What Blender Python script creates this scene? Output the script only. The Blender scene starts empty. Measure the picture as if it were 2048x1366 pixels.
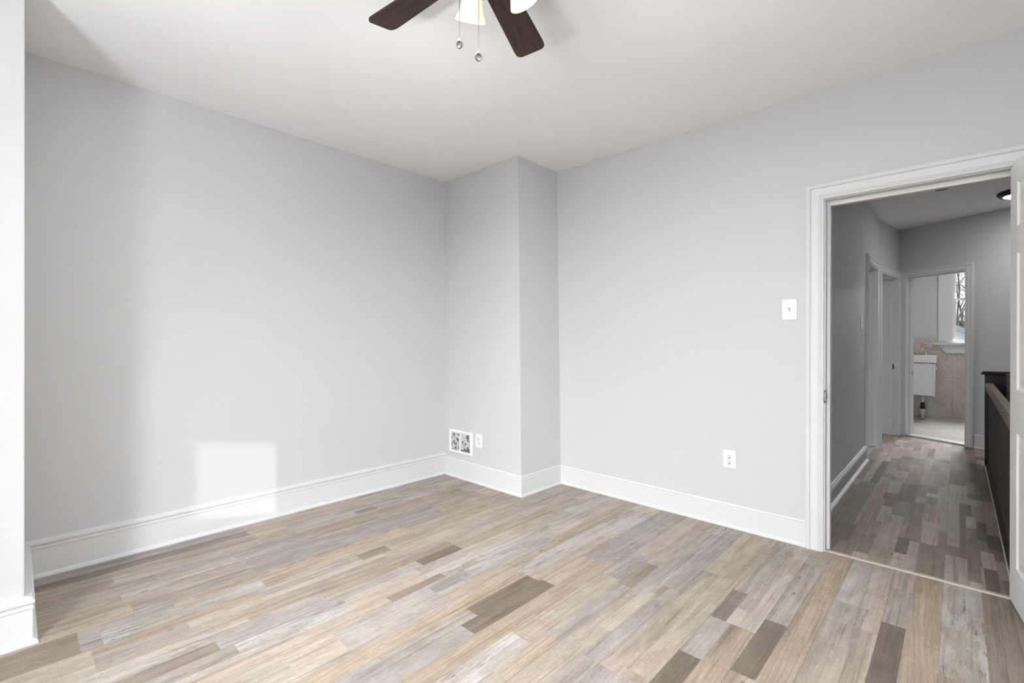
import bpy, bmesh, math, random
from mathutils import Vector, Matrix
random.seed(7)
C = bpy.context.scene.collection
PI = math.pi
scene = bpy.context.scene

# ------------------------------------------------------------------ camera
H_CEIL = 2.637
F_PX, YAW, PITCH, ROLL = 944.42, 0.7567, -0.0012, 0.0018
def cam_axes():
    f = Vector((-math.sin(YAW), math.cos(YAW), 0)); r = Vector((math.cos(YAW), math.sin(YAW), 0)); u = Vector((0, 0, 1))
    f2 = f*math.cos(PITCH)+u*math.sin(PITCH); u2 = u*math.cos(PITCH)-f*math.sin(PITCH)
    return r*math.cos(ROLL)+u2*math.sin(ROLL), u2*math.cos(ROLL)-r*math.sin(ROLL), f2
r_, u_, f_ = cam_axes()
cd = bpy.data.cameras.new('camera'); cd.sensor_width = 36; cd.lens = F_PX/2048*36; cd.clip_start = .05; cd.clip_end = 300
cam = bpy.data.objects.new('camera', cd); C.objects.link(cam)
cam.matrix_world = Matrix(((r_.x, u_.x, -f_.x, 0), (r_.y, u_.y, -f_.y, 0), (r_.z, u_.z, -f_.z, 1.2), (0, 0, 0, 1)))
scene.camera = cam

# ------------------------------------------------------------------ view, world, daylight
scene.cycles.light_sampling_threshold = 0
vs = scene.view_settings
vs.view_transform = 'Standard'; vs.look = 'None'; vs.gamma = 1; vs.use_curve_mapping = False; vs.exposure = 0.03
w = bpy.data.worlds.new('overcast_sky'); scene.world = w; w.use_nodes = True
bg = w.node_tree.nodes['Background']; bg.inputs[0].default_value = (.86, .92, 1.0, 1); bg.inputs[1].default_value = 1.2

def area(name, loc, d, sx, sy, power, color=(1, 1, 1), spread=180):
    l = bpy.data.lights.new(name, 'AREA'); l.shape = 'RECTANGLE'; l.size = sx; l.size_y = sy; l.energy = power
    l.color = color; l.spread = math.radians(spread)
    o = bpy.data.objects.new(name, l); C.objects.link(o); o.location = loc
    o.rotation_euler = Vector(d).to_track_quat('-Z', 'Y').to_euler()
    return o
area('skylight_outside_rear_windows', (1.2, -2.9, 2.6), (-.55, 1, -.45), 3.8, 1.9, 1300, (.945, .976, 1.0))
area('daylight_outside_rear_windows', (0, -2.3, 1.9), (-.12, 1, -.22), 3.2, 2.2, 180, (.945, .976, 1.0))
FAN_W = 38
for k in range(4):      # one lamp at the mouth of each fan shade
    a_ = math.radians(151.4-90*k); d_ = Vector((math.cos(a_)*math.sin(.62), math.sin(a_)*math.sin(.62), -math.cos(.62)))
    area('fan_shade_lamp', Vector((-1.133+.17*math.cos(a_), 1.05+.17*math.sin(a_), 2.322)), d_, .10, .10, FAN_W/4, (1, .985, .96)).data.shape = 'DISK'
area('daylight_off_the_ground', (.1, -2.1, -.7), (-.15, .75, 1), 3.4, 1.2, 1100, (.945, .976, 1.0))
sl = bpy.data.lights.new('low_winter_sun', 'SUN'); sl.energy = 1.15; sl.angle = math.radians(.35); sl.color = (1, .985, .96)
so = bpy.data.objects.new('low_winter_sun', sl); C.objects.link(so); so.location = (6, -8, 3); so.rotation_euler = Vector((-1, .85, -.157)).to_track_quat('-Z', 'Y').to_euler()
area('daylight_outside_bathroom_window', (.38, 11.2, 3.1), (-.14, -1, -.88), 1.4, 1.6, 480, (.97, .98, 1.0))
area('bathroom_added_fill', (.35, 9.0, H_CEIL-.06), (0, 0, -1), .2, .2, 9, (1, .985, .96)).data.shape = 'DISK'  # added fill lamp to brighten the bathroom, out of view
area('daylight_outside_side_rooms', (-3.9, 6.2, 2.0), (1, .05, -.35), 4.5, 1.6, 95, (.96, .98, 1.0))

# ------------------------------------------------------------------ materials
def mat(name, col, rough=.5, metal=0, spec=.5, bump=None, emit=None, estr=0):
    m = bpy.data.materials.new(name); m.use_nodes = True; nt = m.node_tree; b = nt.nodes['Principled BSDF']
    b.inputs['Base Color'].default_value = (*col, 1); b.inputs['Roughness'].default_value = rough
    b.inputs['Metallic'].default_value = metal; b.inputs['Specular IOR Level'].default_value = spec
    if emit:
        b.inputs['Emission Color'].default_value = (*emit, 1); b.inputs['Emission Strength'].default_value = estr
    if bump:
        sc, st, dist = bump
        g = nt.nodes.new('ShaderNodeNewGeometry')
        n = nt.nodes.new('ShaderNodeTexNoise'); n.inputs['Scale'].default_value = sc; n.inputs['Detail'].default_value = 3
        nt.links.new(g.outputs['Position'], n.inputs['Vector'])
        bp = nt.nodes.new('ShaderNodeBump'); bp.inputs['Strength'].default_value = st; bp.inputs['Distance'].default_value = dist
        nt.links.new(n.outputs[0], bp.inputs['Height']); nt.links.new(bp.outputs[0], b.inputs['Normal'])
    return m

class NT:
    """small helper to wire shader nodes"""
    def __init__(s, m): s.nt = m.node_tree; s.b = s.nt.nodes['Principled BSDF']
    def n(s, t, **k):
        x = s.nt.nodes.new('ShaderNode'+t)
        for a, v in k.items(): setattr(x, a, v)
        return x
    def l(s, a, b): s.nt.links.new(a, b)
    def math(s, op, a, b=None, clamp=False):
        x = s.n('Math', operation=op, use_clamp=clamp)
        for i, v in enumerate((a, b)):
            if v is None: continue
            if isinstance(v, (int, float)): x.inputs[i].default_value = v
            else: s.l(v, x.inputs[i])
        return x.outputs[0]
    def noise(s, vec, sc, det=3, rough=.5, dist=0):
        x = s.n('TexNoise'); s.l(vec, x.inputs['Vector']); x.inputs['Scale'].default_value = sc; x.inputs['Detail'].default_value = det
        x.inputs['Roughness'].default_value = rough; x.inputs['Distortion'].default_value = dist
        return x.outputs[0]
    def scale(s, vec, v):
        x = s.n('VectorMath', operation='MULTIPLY'); s.l(vec, x.inputs[0]); x.inputs[1].default_value = v
        return x.outputs[0]
    def add(s, a, b):
        x = s.n('VectorMath', operation='ADD'); s.l(a, x.inputs[0]); s.l(b, x.inputs[1]); return x.outputs[0]
    def ramp(s, f, a, b):
        x = s.n('MapRange', interpolation_type='SMOOTHSTEP'); s.l(f, x.inputs[0]); x.inputs[1].default_value = a; x.inputs[2].default_value = b
        return x.outputs[0]
    def mix(s, f, a, b, mode='MIX'):
        x = s.n('Mix', data_type='RGBA', blend_type=mode)
        for i, v in ((0, f), (6, a), (7, b)):
            if isinstance(v, (int, float)): x.inputs[i].default_value = v
            elif isinstance(v, tuple): x.inputs[i].default_value = (*v, 1)
            else: s.l(v, x.inputs[i])
        return x.outputs[2]

M = {}
M['wall'] = mat('grey_wall_paint', (.60, .60, .605), .62, spec=.3, bump=(90, .06, .002))
M['ceiling'] = mat('white_ceiling_paint', (.88, .88, .885), .8, spec=.2, bump=(60, .05, .002))
M['trim'] = mat('white_trim_paint', (.685, .685, .685), .5, spec=.3)
M['door'] = mat('white_door_paint', (.86, .86, .865), .45, spec=.4)
M['plastic'] = mat('white_plastic', (.82, .82, .82), .3)
M['black'] = mat('black_paint', (.012, .012, .013), .35)
M['slot'] = mat('dark_slot', (.03, .03, .03), .8)
M['chrome'] = mat('brushed_nickel', (.62, .61, .59), .25, 1)
M['steel'] = mat('dull_steel', (.35, .34, .33), .35, 1)
M['chain'] = mat('aged_brass_bead', (.16, .13, .09), .5, .5)
M['medal'] = mat('pewter_medallion', (.13, .13, .13), .55, .2)
M['bronze'] = mat('dark_bronze', (.035, .025, .02), .35, .8)
M['shade'] = mat('lit_frosted_glass', (.5, .46, .40), .4, emit=(1, .88, .64), estr=.95)
M['bulb'] = mat('lit_bulb', (1, .9, .7), .4, emit=(1, .85, .6), estr=8)
M['led'] = mat('lit_led_diffuser', (1, 1, 1), .5, emit=(1, .98, .95), estr=66)
M['porcelain'] = mat('white_porcelain', (.82, .82, .82), .12)
M['cabinet'] = mat('white_lacquer', (.74, .75, .76), .25)
M['pvc'] = mat('white_pvc', (.7, .69, .66), .4)
M['rubber'] = mat('black_rubber', (.015, .014, .013), .6)
M['strip'] = mat('beige_reducer_strip', (.50, .44, .37), .5)
M['marble_sill'] = mat('pale_stone_threshold', (.62, .62, .60), .35)
M['greytrim'] = mat('grey_board', (.44, .44, .445), .55, bump=(30, .04, .002))

def wood_mat(name, dark, light, rough=.45, axis=(1, 14, 14)):
    m = mat(name, dark, rough); t = NT(m)
    tc = t.n('TexCoord'); v = t.scale(tc.outputs['Object'], axis)
    n = t.noise(v, 6, 6, .6, .4)
    t.l(t.mix(t.ramp(n, .3, .72), dark, light), t.b.inputs['Base Color'])
    return m
M['blade'] = wood_mat('dark_walnut_blade', (.018, .009, .005), (.056, .027, .013), .6)
M['oak'] = wood_mat('oak_handrail', (.15, .10, .056), (.29, .20, .12), .45, (14, 1, 14))
M['balu'] = wood_mat('dark_stained_baluster', (.020, .013, .010), (.07, .042, .028), .4, (10, 10, 1))

def floor_mat():
    m = mat('weathered_vinyl_plank', (.4, .35, .3), .55, spec=.28); t = NT(m)
    g = t.n('NewGeometry'); tone = t.n('Attribute', attribute_name='tone'); par = t.n('Attribute', attribute_name='par')
    sp = t.n('SeparateColor'); t.l(par.outputs['Color'], sp.inputs[0])
    off = t.n('CombineXYZ'); t.l(t.math('MULTIPLY', sp.outputs[0], 31.0), off.inputs[0]); t.l(t.math('MULTIPLY', sp.outputs[1], 47.0), off.inputs[1])
    pos = t.add(g.outputs['Position'], off.outputs[0])
    tn = tone.outputs['Color']; mul = lambda c: t.mix(1.0, tn, c, 'MULTIPLY')
    blo = t.noise(t.scale(pos, (5.5, 1.5, 1)), 1, 4, .55, .4)
    col = t.mix(t.math('MULTIPLY', t.ramp(blo, .50, .72), .75), tn, mul((.74, .72, .71)))
    col = t.mix(t.math('MULTIPLY', t.ramp(blo, .46, .28), .6), col, mul((1.20, 1.18, 1.15)))
    # pale blue grey old paint with dark chips on some boards
    sm = t.noise(t.scale(pos, (13, 2.6, 1)), 1, 5, .6, .6)
    f = t.math('MULTIPLY', t.ramp(sm, .42, .60), sp.outputs[2])
    col = t.mix(t.math('MULTIPLY', f, .8), col, (.465, .452, .43))
    ch = t.noise(t.scale(pos, (85, 9, 1)), 1, 6, .74, .4)
    f2 = t.math('MULTIPLY', t.math('MULTIPLY', t.ramp(ch, .50, .66), t.ramp(blo, .44, .56)), t.math('ADD', sp.outputs[2], .15))
    col = t.mix(t.math('MULTIPLY', f2, .7), col, (.14, .12, .10))
    # long streaks, dark and pale
    med = t.noise(t.scale(pos, (34, .9, 1)), 1, 7, .68, .35)
    col = t.mix(t.math('MULTIPLY', t.ramp(med, .51, .66), .62), col, t.mix(1.0, col, (.58, .56, .545), 'MULTIPLY'))
    col = t.mix(t.math('MULTIPLY', t.ramp(med, .47, .34), .5), col, t.mix(1.0, col, (1.22, 1.21, 1.20), 'MULTIPLY'))
    thin = t.noise(t.scale(pos, (120, 1.8, 1)), 1, 5, .65, .2)
    col = t.mix(t.math('MULTIPLY', t.math('MULTIPLY', t.ramp(thin, .57, .63), t.ramp(sm, .40, .56)), .6), col, t.mix(1.0, col, (.5, .47, .45), 'MULTIPLY'))
    wear = t.noise(t.scale(pos, (20, 6, 1)), 1, 4, .6, .5)
    col = t.mix(t.ramp(wear, .36, .64), t.mix(1.0, col, (.93, .925, .92), 'MULTIPLY'), t.mix(1.0, col, (1.08, 1.08, 1.08), 'MULTIPLY'))
    # fine grain and faint saw marks across
    fine = t.noise(t.scale(pos, (330, 34, 1)), 1, 3, .65)
    col = t.mix(t.ramp(fine, .30, .70), t.mix(1.0, col, (.88, .875, .87), 'MULTIPLY'), t.mix(1.0, col, (1.10, 1.10, 1.10), 'MULTIPLY'))
    saw = t.noise(t.scale(pos, (9, 190, 1)), 1, 3, .6)
    col = t.mix(t.math('MULTIPLY', t.ramp(saw, .52, .64), .22), col, t.mix(1.0, col, (.72, .70, .69), 'MULTIPLY'))
    # cathedral rings on warm boards
    wv = t.n('TexWave', wave_type='RINGS', rings_direction='Z'); t.l(t.scale(pos, (7, .9, 1)), wv.inputs['Vector'])
    wv.inputs['Scale'].default_value = 2.6; wv.inputs['Distortion'].default_value = 7; wv.inputs['Detail'].default_value = 3; wv.inputs['Detail Scale'].default_value = .7
    ringf = t.math('MULTIPLY', t.ramp(wv.outputs['Fac'], .70, .97), par.outputs['Alpha'])
    col = t.mix(t.math('MULTIPLY', ringf, .26), col, (.24, .165, .11))
    # knots
    vo = t.n('TexVoronoi'); t.l(t.scale(pos, (5.5, 2.4, 1)), vo.inputs['Vector']); vo.inputs['Scale'].default_value = 1
    kn = t.ramp(t.math('ADD', vo.outputs['Distance'], t.math('MULTIPLY', ch, .05)), .085, .04)
    col = t.mix(t.math('MULTIPLY', kn, .7), col, (.11, .09, .075))
    # plank joints
    sx = t.n('SeparateXYZ'); t.l(g.outputs['Position'], sx.inputs[0])
    fr = t.math('PINGPONG', t.math('ADD', sx.outputs[0], 50.098), .092)
    jt = t.ramp(fr, .0022, .0006)
    col = t.mix(t.math('MULTIPLY', jt, .45), col, (.10, .085, .075))
    t.l(col, t.b.inputs['Base Color'])
    rr = t.n('MapRange'); t.l(med, rr.inputs[0]); rr.inputs[3].default_value = .48; rr.inputs[4].default_value = .66
    t.l(rr.outputs[0], t.b.inputs['Roughness'])
    bp = t.n('Bump'); bp.inputs['Strength'].default_value = .12; bp.inputs['Distance'].default_value = .002
    t.l(fine, bp.inputs['Height']); t.l(bp.outputs[0], t.b.inputs['Normal'])
    return m
M['floor'] = floor_mat()

def marble_mat(name, base, vein, tile, off, joint, rough=.3, plane='xz'):
    m = mat(name, base, rough); t = NT(m); g = t.n('NewGeometry')
    v = g.outputs['Position']
    rot = t.n('VectorRotate', rotation_type='Y_AXIS'); t.l(v, rot.inputs['Vector']); rot.inputs['Angle'].default_value = .3
    nn = t.noise(t.scale(rot.outputs[0], (4.0, 2.2, .9)), 1.5, 6, .6, 1.0)
    ve = t.ramp(t.math('ABSOLUTE', t.math('SUBTRACT', nn, .5)), .035, .0)
    cl = t.noise(v, 3.0, 4, .6, .6)
    col = t.mix(t.math('MULTIPLY', t.ramp(cl, .35, .7), .35), base, vein)
    col = t.mix(t.math('MULTIPLY', ve, .6), col, vein)
    s = t.n('SeparateXYZ'); t.l(v, s.inputs[0])
    for i, ax in enumerate(plane):
        o = s.outputs['xyz'.index(ax)]
        jt = t.ramp(t.math('PINGPONG', t.math('ADD', o, 50*tile[i]*2-off[i]), tile[i]/2), .004, .0015)
        col = t.mix(t.math('MULTIPLY', jt, .7), col, joint)
    t.l(col, t.b.inputs['Base Color'])
    return m
M['walltile'] = marble_mat('beige_marble_wall_tile', (.57, .52, .445), (.36, .305, .245), (.60, .62), (-.06, .02), (.30, .26, .22), .3, 'xz')
M['floortile'] = marble_mat('pale_marble_floor_tile', (.50, .475, .45), (.33, .295, .265), (.60, .60), (-.23, .25), (.30, .28, .26), .3, 'xy')

def glass_mat():
    m = bpy.data.materials.new('window_glass'); m.use_nodes = True; nt = m.node_tree; nt.nodes.clear()
    o = nt.nodes.new('ShaderNodeOutputMaterial'); a = nt.nodes.new('ShaderNodeBsdfTransparent'); b = nt.nodes.new('ShaderNodeBsdfGlossy')
    b.inputs['Roughness'].default_value = .02; mx = nt.nodes.new('ShaderNodeMixShader'); mx.inputs[0].default_value = .05
    nt.links.new(a.outputs[0], mx.inputs[1]); nt.links.new(b.outputs[0], mx.inputs[2]); nt.links.new(mx.outputs[0], o.inputs[0])
    return m
M['glass'] = glass_mat()

def noisy(name, a, b, sc, lo=.4, hi=.6, rough=.8):
    m = mat(name, a, rough); t = NT(m); g = t.n('NewGeometry')
    t.l(t.mix(t.ramp(t.noise(g.outputs['Position'], sc, 4, .6), lo, hi), a, b), t.b.inputs['Base Color']); return m
M['duct'] = noisy('dusty_duct_lining', (.03, .03, .03), (.62, .62, .61), 26, .44, .52)
M['bark'] = noisy('grey_brown_bark', (.10, .075, .06), (.20, .16, .13), 12)
M['leaf_orange'] = noisy('rust_orange_leaves', (.50, .24, .10), (.75, .50, .30), 3, rough=.6)
M['leaf_green'] = noisy('dull_evergreen_leaves', (.10, .13, .07), (.26, .29, .17), 4, rough=.7)
M['grass'] = noisy('winter_lawn', (.25, .25, .17), (.35, .32, .24), 1.5)
M['siding'] = mat('white_house_siding', (.85, .86, .88), .6)
M['shingle'] = noisy('blue_grey_shingles', (.22, .25, .29), (.32, .35, .39), 8)

# ------------------------------------------------------------------ mesh helpers
class B:
    def __init__(s): s.bm = bmesh.new()
    def face(s, pts):
        try: return s.bm.faces.new([s.bm.verts.new(p) for p in pts])
        except ValueError: return None
    def box(s, lo, hi, mtx=None, bev=0):
        x0, y0, z0 = lo; x1, y1, z1 = hi
        vs_ = [Vector(p) for p in ((x0,y0,z0),(x1,y0,z0),(x1,y1,z0),(x0,y1,z0),(x0,y0,z1),(x1,y0,z1),(x1,y1,z1),(x0,y1,z1))]
        if mtx: vs_ = [mtx @ v for v in vs_]
        v = [s.bm.verts.new(p) for p in vs_]
        fs = [s.bm.faces.new([v[i] for i in q]) for q in ((3,2,1,0),(4,5,6,7),(0,1,5,4),(1,2,6,5),(2,3,7,6),(3,0,4,7))]
        if bev:
            es = list({e for f in fs for e in f.edges})
            bmesh.ops.bevel(s.bm, geom=es, offset=bev, segments=2, affect='EDGES', profile=.6)
        return s
    def lathe(s, prof, mtx=None, seg=32, closed=False):
        mtx = mtx or Matrix()
        rings = []
        for r, z in prof:
            if r < 1e-6: rings.append([s.bm.verts.new(mtx @ Vector((0, 0, z)))])
            else: rings.append([s.bm.verts.new(mtx @ Vector((r*math.cos(2*PI*k/seg), r*math.sin(2*PI*k/seg), z))) for k in range(seg)])
        if closed: rings.append(rings[0])
        for a, b in zip(rings, rings[1:]):
            for k in range(seg):
                k2 = (k+1) % seg
                if len(a) == 1 and len(b) == 1: continue
                if len(a) == 1: f = s.bm.faces.new((a[0], b[k2], b[k]))
                elif len(b) == 1: f = s.bm.faces.new((a[k], a[k2], b[0]))
                else: f = s.bm.faces.new((a[k], a[k2], b[k2], b[k]))
                f.smooth = True
        return s
    def tube(s, pts, rad, seg=10, cap=True):
        pts = [Vector(p) for p in pts]; n = len(pts)
        rad = rad if isinstance(rad, (list, tuple)) else [rad]*n
        rings = []
        for i, p in enumerate(pts):
            d = (pts[min(i+1, n-1)]-pts[max(i-1, 0)]).normalized()
            a = d.orthogonal().normalized() if i == 0 else (a - d*a.dot(d)).normalized()
            b = d.cross(a)
            rings.append([s.bm.verts.new(p+(a*math.cos(2*PI*k/seg)+b*math.sin(2*PI*k/seg))*rad[i]) for k in range(seg)])
        for q, t in zip(rings, rings[1:]):
            for k in range(seg):
                f = s.bm.faces.new((q[k], q[(k+1) % seg], t[(k+1) % seg], t[k])); f.smooth = True
        if cap:
            s.bm.faces.new(rings[0][::-1]); s.bm.faces.new(rings[-1])
        return s
    def build(s, name, m, parent=None, loc=None):
        bmesh.ops.remove_doubles(s.bm, verts=s.bm.verts, dist=1e-5)
        bmesh.ops.recalc_face_normals(s.bm, faces=s.bm.faces)
        me = bpy.data.meshes.new(name)
        if loc is not None: bmesh.ops.translate(s.bm, verts=s.bm.verts, vec=-Vector(loc))
        s.bm.to_mesh(me); s.bm.free()
        if m: me.materials.append(m)
        o = bpy.data.objects.new(name, me); C.objects.link(o)
        if loc is not None: o.location = loc
        if parent: o.parent = parent
        return o
def tag(o, label, cat, group=None):
    o['label'] = label; o['category'] = cat
    if group: o['group'] = group
    return o
def struct(o): o['kind'] = 'structure'; return o
def thing(name, label, cat, loc=(0, 0, 0), rz=0, group=None):
    o = bpy.data.objects.new(name, None); C.objects.link(o); o.location = loc; o.rotation_euler = (0, 0, rz); o.empty_display_size = .1
    return tag(o, label, cat, group)

def frame(origin, xdir):
    """wall frame: local x along the wall, local y into the wall, z up"""
    x = Vector((*xdir, 0)).normalized(); y = Vector((0, 0, 1)).cross(x)
    return Matrix(((x.x, y.x, 0, origin[0]), (x.y, y.y, 0, origin[1]), (0, 0, 1, origin[2] if len(origin) > 2 else 0), (0, 0, 0, 1)))

def wall(name, fr, length, height, thick, openings=(), m=None, s0=0, z0=0):
    """slab with rectangular openings (a,b,c,d) = s range, z range; only its outer skin"""
    ss = sorted({s0, length, *[v for o in openings for v in o[:2]]}); zs = sorted({z0, height, *[v for o in openings for v in o[2:]]})
    ss = [v for v in ss if s0 <= v <= length]; zs = [v for v in zs if z0 <= v <= height]
    def solid(i, j):
        if not (0 <= i < len(ss)-1 and 0 <= j < len(zs)-1): return False
        cs, cz = (ss[i]+ss[i+1])/2, (zs[j]+zs[j+1])/2
        return not any(a < cs < b and c < cz < d for a, b, c, d in openings)
    q = B()
    P = lambda s_, t_, z_: fr @ Vector((s_, t_, z_))
    for i in range(len(ss)-1):
        for j in range(len(zs)-1):
            if not solid(i, j): continue
            a, b, c, d = ss[i], ss[i+1], zs[j], zs[j+1]
            q.face([P(a,0,c),P(b,0,c),P(b,0,d),P(a,0,d)]); q.face([P(b,thick,c),P(a,thick,c),P(a,thick,d),P(b,thick,d)])
            if not solid(i-1, j): q.face([P(a,thick,c),P(a,0,c),P(a,0,d),P(a,thick,d)])
            if not solid(i+1, j): q.face([P(b,0,c),P(b,thick,c),P(b,thick,d),P(b,0,d)])
            if not solid(i, j-1): q.face([P(a,0,c),P(a,thick,c),P(b,thick,c),P(b,0,c)])
            if not solid(i, j+1): q.face([P(a,0,d),P(b,0,d),P(b,thick,d),P(a,thick,d)])
    return struct(q.build(name, m or M['wall']))

def casing(fr, x0, x1, z0, zt, prof, q=None, sides='lhr'):
    """mitred door casing; prof = [(u outwards, t into the room)]"""
    q = q or B()
    def path(u, t): 
        return [fr @ Vector((x0-u, -t, z0)), fr @ Vector((x0-u, -t, zt+u)), fr @ Vector((x1+u, -t, zt+u)), fr @ Vector((x1+u, -t, z0))]
    rows = [path(u, t) for u, t in prof]
    for a, b in zip(rows, rows[1:]):
        for k, c in enumerate('lhr'):
            if c in sides: q.face([a[k], a[k+1], b[k+1], b[k]])
    q.face([r[0] for r in rows]); q.face([r[3] for r in rows])
    return q
CAS = [(0, 0), (0, .016), (.004, .018), (.012, .014), (.016, .019), (.022, .017), (.024, .021), (.060, .022), (.064, .018), (.068, .026), (.078, .027), (.080, .022), (.088, .021), (.090, 0)]
CASN = [(u*.9, t) for u, t in CAS]

def sweep(path, prof, q=None):
    """baseboard: path of (x, y) with the room on its left, prof = [(t out, z)]"""
    q = q or B(); P = [Vector(p) for p in path]; n = len(P)
    nr = []
    for a, b in zip(P, P[1:]):
        d = (b-a).normalized(); nr.append(Vector((-d.y, d.x)))
    def offs(i, t):
        if i == 0: return P[0]+nr[0]*t
        if i == n-1: return P[-1]+nr[-1]*t
        a, b = nr[i-1], nr[i]; return P[i]+(a+b)*(t/(1+a.dot(b)))
    rows = [[Vector((*offs(i, t), z)) for i in range(n)] for t, z in prof]
    for a, b in zip(rows, rows[1:]):
        for i in range(n-1): q.face([a[i], a[i+1], b[i+1], b[i]])
    for i in (0, n-1): q.face([Vector((*offs(i, 0), 0))]+[r[i] for r in rows])
    return q
def bb_prof(h, ornate, field=.012, shoe=.024):
    p = [(shoe, 0), (shoe, .006), (shoe-.003, .014), (field+.001, .020), (field, .021)]
    if ornate: p += [(field, h-.05), (field+.003, h-.045), (field+.003, h-.036), (field-.002, h-.032), (field+.006, h-.024), (field+.007, h-.014), (field+.001, h-.012), (field-.001, h-.003), (.003, h), (0, h)]
    else: p += [(field, h-.022), (field-.003, h-.018), (field-.003, h-.014), (field+.001, h-.010), (.004, h), (0, h)]
    return p

# ------------------------------------------------------------------ room dimensions
H = 2.637; XL, XR, YB, YR = -3.38, 1.12, 3.189, -1.10
CHX, CHY = -2.455, 2.694            # chase corner
PX, PY = -2.685, .035               # pier edge
HX = -.68                            # hall left wall

# ------------------------------------------------------------------ floors made of plank strips
TONES = {'beige': (.385, .330, .275), 'lite': (.455, .405, .345), 'tan': (.38, .31, .243), 'grey': (.335, .298, .262), 'lilac': (.345, .314, .29),
         'dark': (.180, .148, .117), 'mid': (.265, .220, .180), 'blue': (.385, .345, .302), 'pale': (.41, .358, .303)}
def planks(name, x0, x1, y0, y1, over, seed, holes=(), wts=None, pitch=.184, phase=-.05, cuts=([.43], [.57], [.33, .66], [.5], [], [], []), lens=(.3, .45, .6, .8), whole=.62):
    rnd = random.Random(seed); rects = []
    wts = wts or {'beige': 7, 'lite': .8, 'tan': 1.4, 'grey': 2.4, 'lilac': 3.5, 'mid': .5, 'blue': 1.8, 'pale': 6}
    k = math.floor((x0-phase)/pitch)
    while phase+k*pitch < x1:
        cx = phase+k*pitch; y = y0-rnd.random()*1.2
        while y < y1:
            L = 1.22
            cut = rnd.choice(cuts)
            ed = [0, *cut, 1]
            for a, b in zip(ed, ed[1:]):
                yy = y
                while yy < y+L-.01:
                    ln = rnd.choice(lens) if rnd.random() > whole else 1.22
                    ye = min(yy+ln, y+L)
                    if y+L-ye < .15: ye = y+L
                    rects.append((cx+a*pitch, cx+b*pitch, yy, ye, rnd.choices(list(wts), list(wts.values()))[0])); yy = ye
            y += L
        k += 1
    for o in over:
        nx = []
        for r in rects:
            a0, a1, b0, b1 = max(r[0], o[0]), min(r[1], o[1]), max(r[2], o[2]), min(r[3], o[3])
            if a1-a0 < 1e-6 or b1-b0 < 1e-6: nx.append(r); continue
            if r[0] < a0-1e-6: nx.append((r[0], a0, r[2], r[3], r[4]))
            if r[1] > a1+1e-6: nx.append((a1, r[1], r[2], r[3], r[4]))
            if r[2] < b0-1e-6: nx.append((a0, a1, r[2], b0, r[4]))
            if r[3] > b1+1e-6: nx.append((a0, a1, b1, r[3], r[4]))
        rects = nx+[o]
    bm = bmesh.new(); lt = bm.loops.layers.float_color.new('tone'); lp = bm.loops.layers.float_color.new('par')
    def clip(rs, h):
        out = []
        for r in rs:
            a0, a1, b0, b1 = max(r[0], h[0]), min(r[1], h[1]), max(r[2], h[2]), min(r[3], h[3])
            if a1-a0 < 1e-6 or b1-b0 < 1e-6: out.append(r); continue
            if r[0] < a0-1e-6: out.append((r[0], a0, r[2], r[3], *r[4:]))
            if r[1] > a1+1e-6: out.append((a1, r[1], r[2], r[3], *r[4:]))
            if r[2] < b0-1e-6: out.append((a0, a1, r[2], b0, *r[4:]))
            if r[3] > b1+1e-6: out.append((a0, a1, b1, r[3], *r[4:]))
        return out
    for r in rects:
        t = TONES[r[4]]; j = 1+(rnd.random()-.5)*.14; h = (rnd.random()-.5)*.03
        tone = (t[0]*j*(1+h), t[1]*j, t[2]*j*(1-h), 1)
        par = (rnd.random(), rnd.random(), {'blue': 1.0, 'grey': .28, 'lilac': .2}.get(r[4], .03), {'tan': 1.0, 'mid': .4}.get(r[4], .12))
        q = [(max(r[0], x0), min(r[1], x1), max(r[2], y0), min(r[3], y1))]
        if q[0][1]-q[0][0] < 1e-6 or q[0][3]-q[0][2] < 1e-6: continue
        for h_ in holes: q = clip(q, h_)
        for s in q:
            f = bm.faces.new([bm.verts.new(p) for p in ((s[0], s[2], 0), (s[1], s[2], 0), (s[1], s[3], 0), (s[0], s[3], 0))])
            for l in f.loops: l[lt] = tone; l[lp] = par
    bmesh.ops.remove_doubles(bm, verts=bm.verts, dist=1e-6)
    me = bpy.data.meshes.new(name); bm.to_mesh(me); bm.free(); me.materials.append(M['floor'])
    o = bpy.data.objects.new(name, me); C.objects.link(o); return struct(o)

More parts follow.
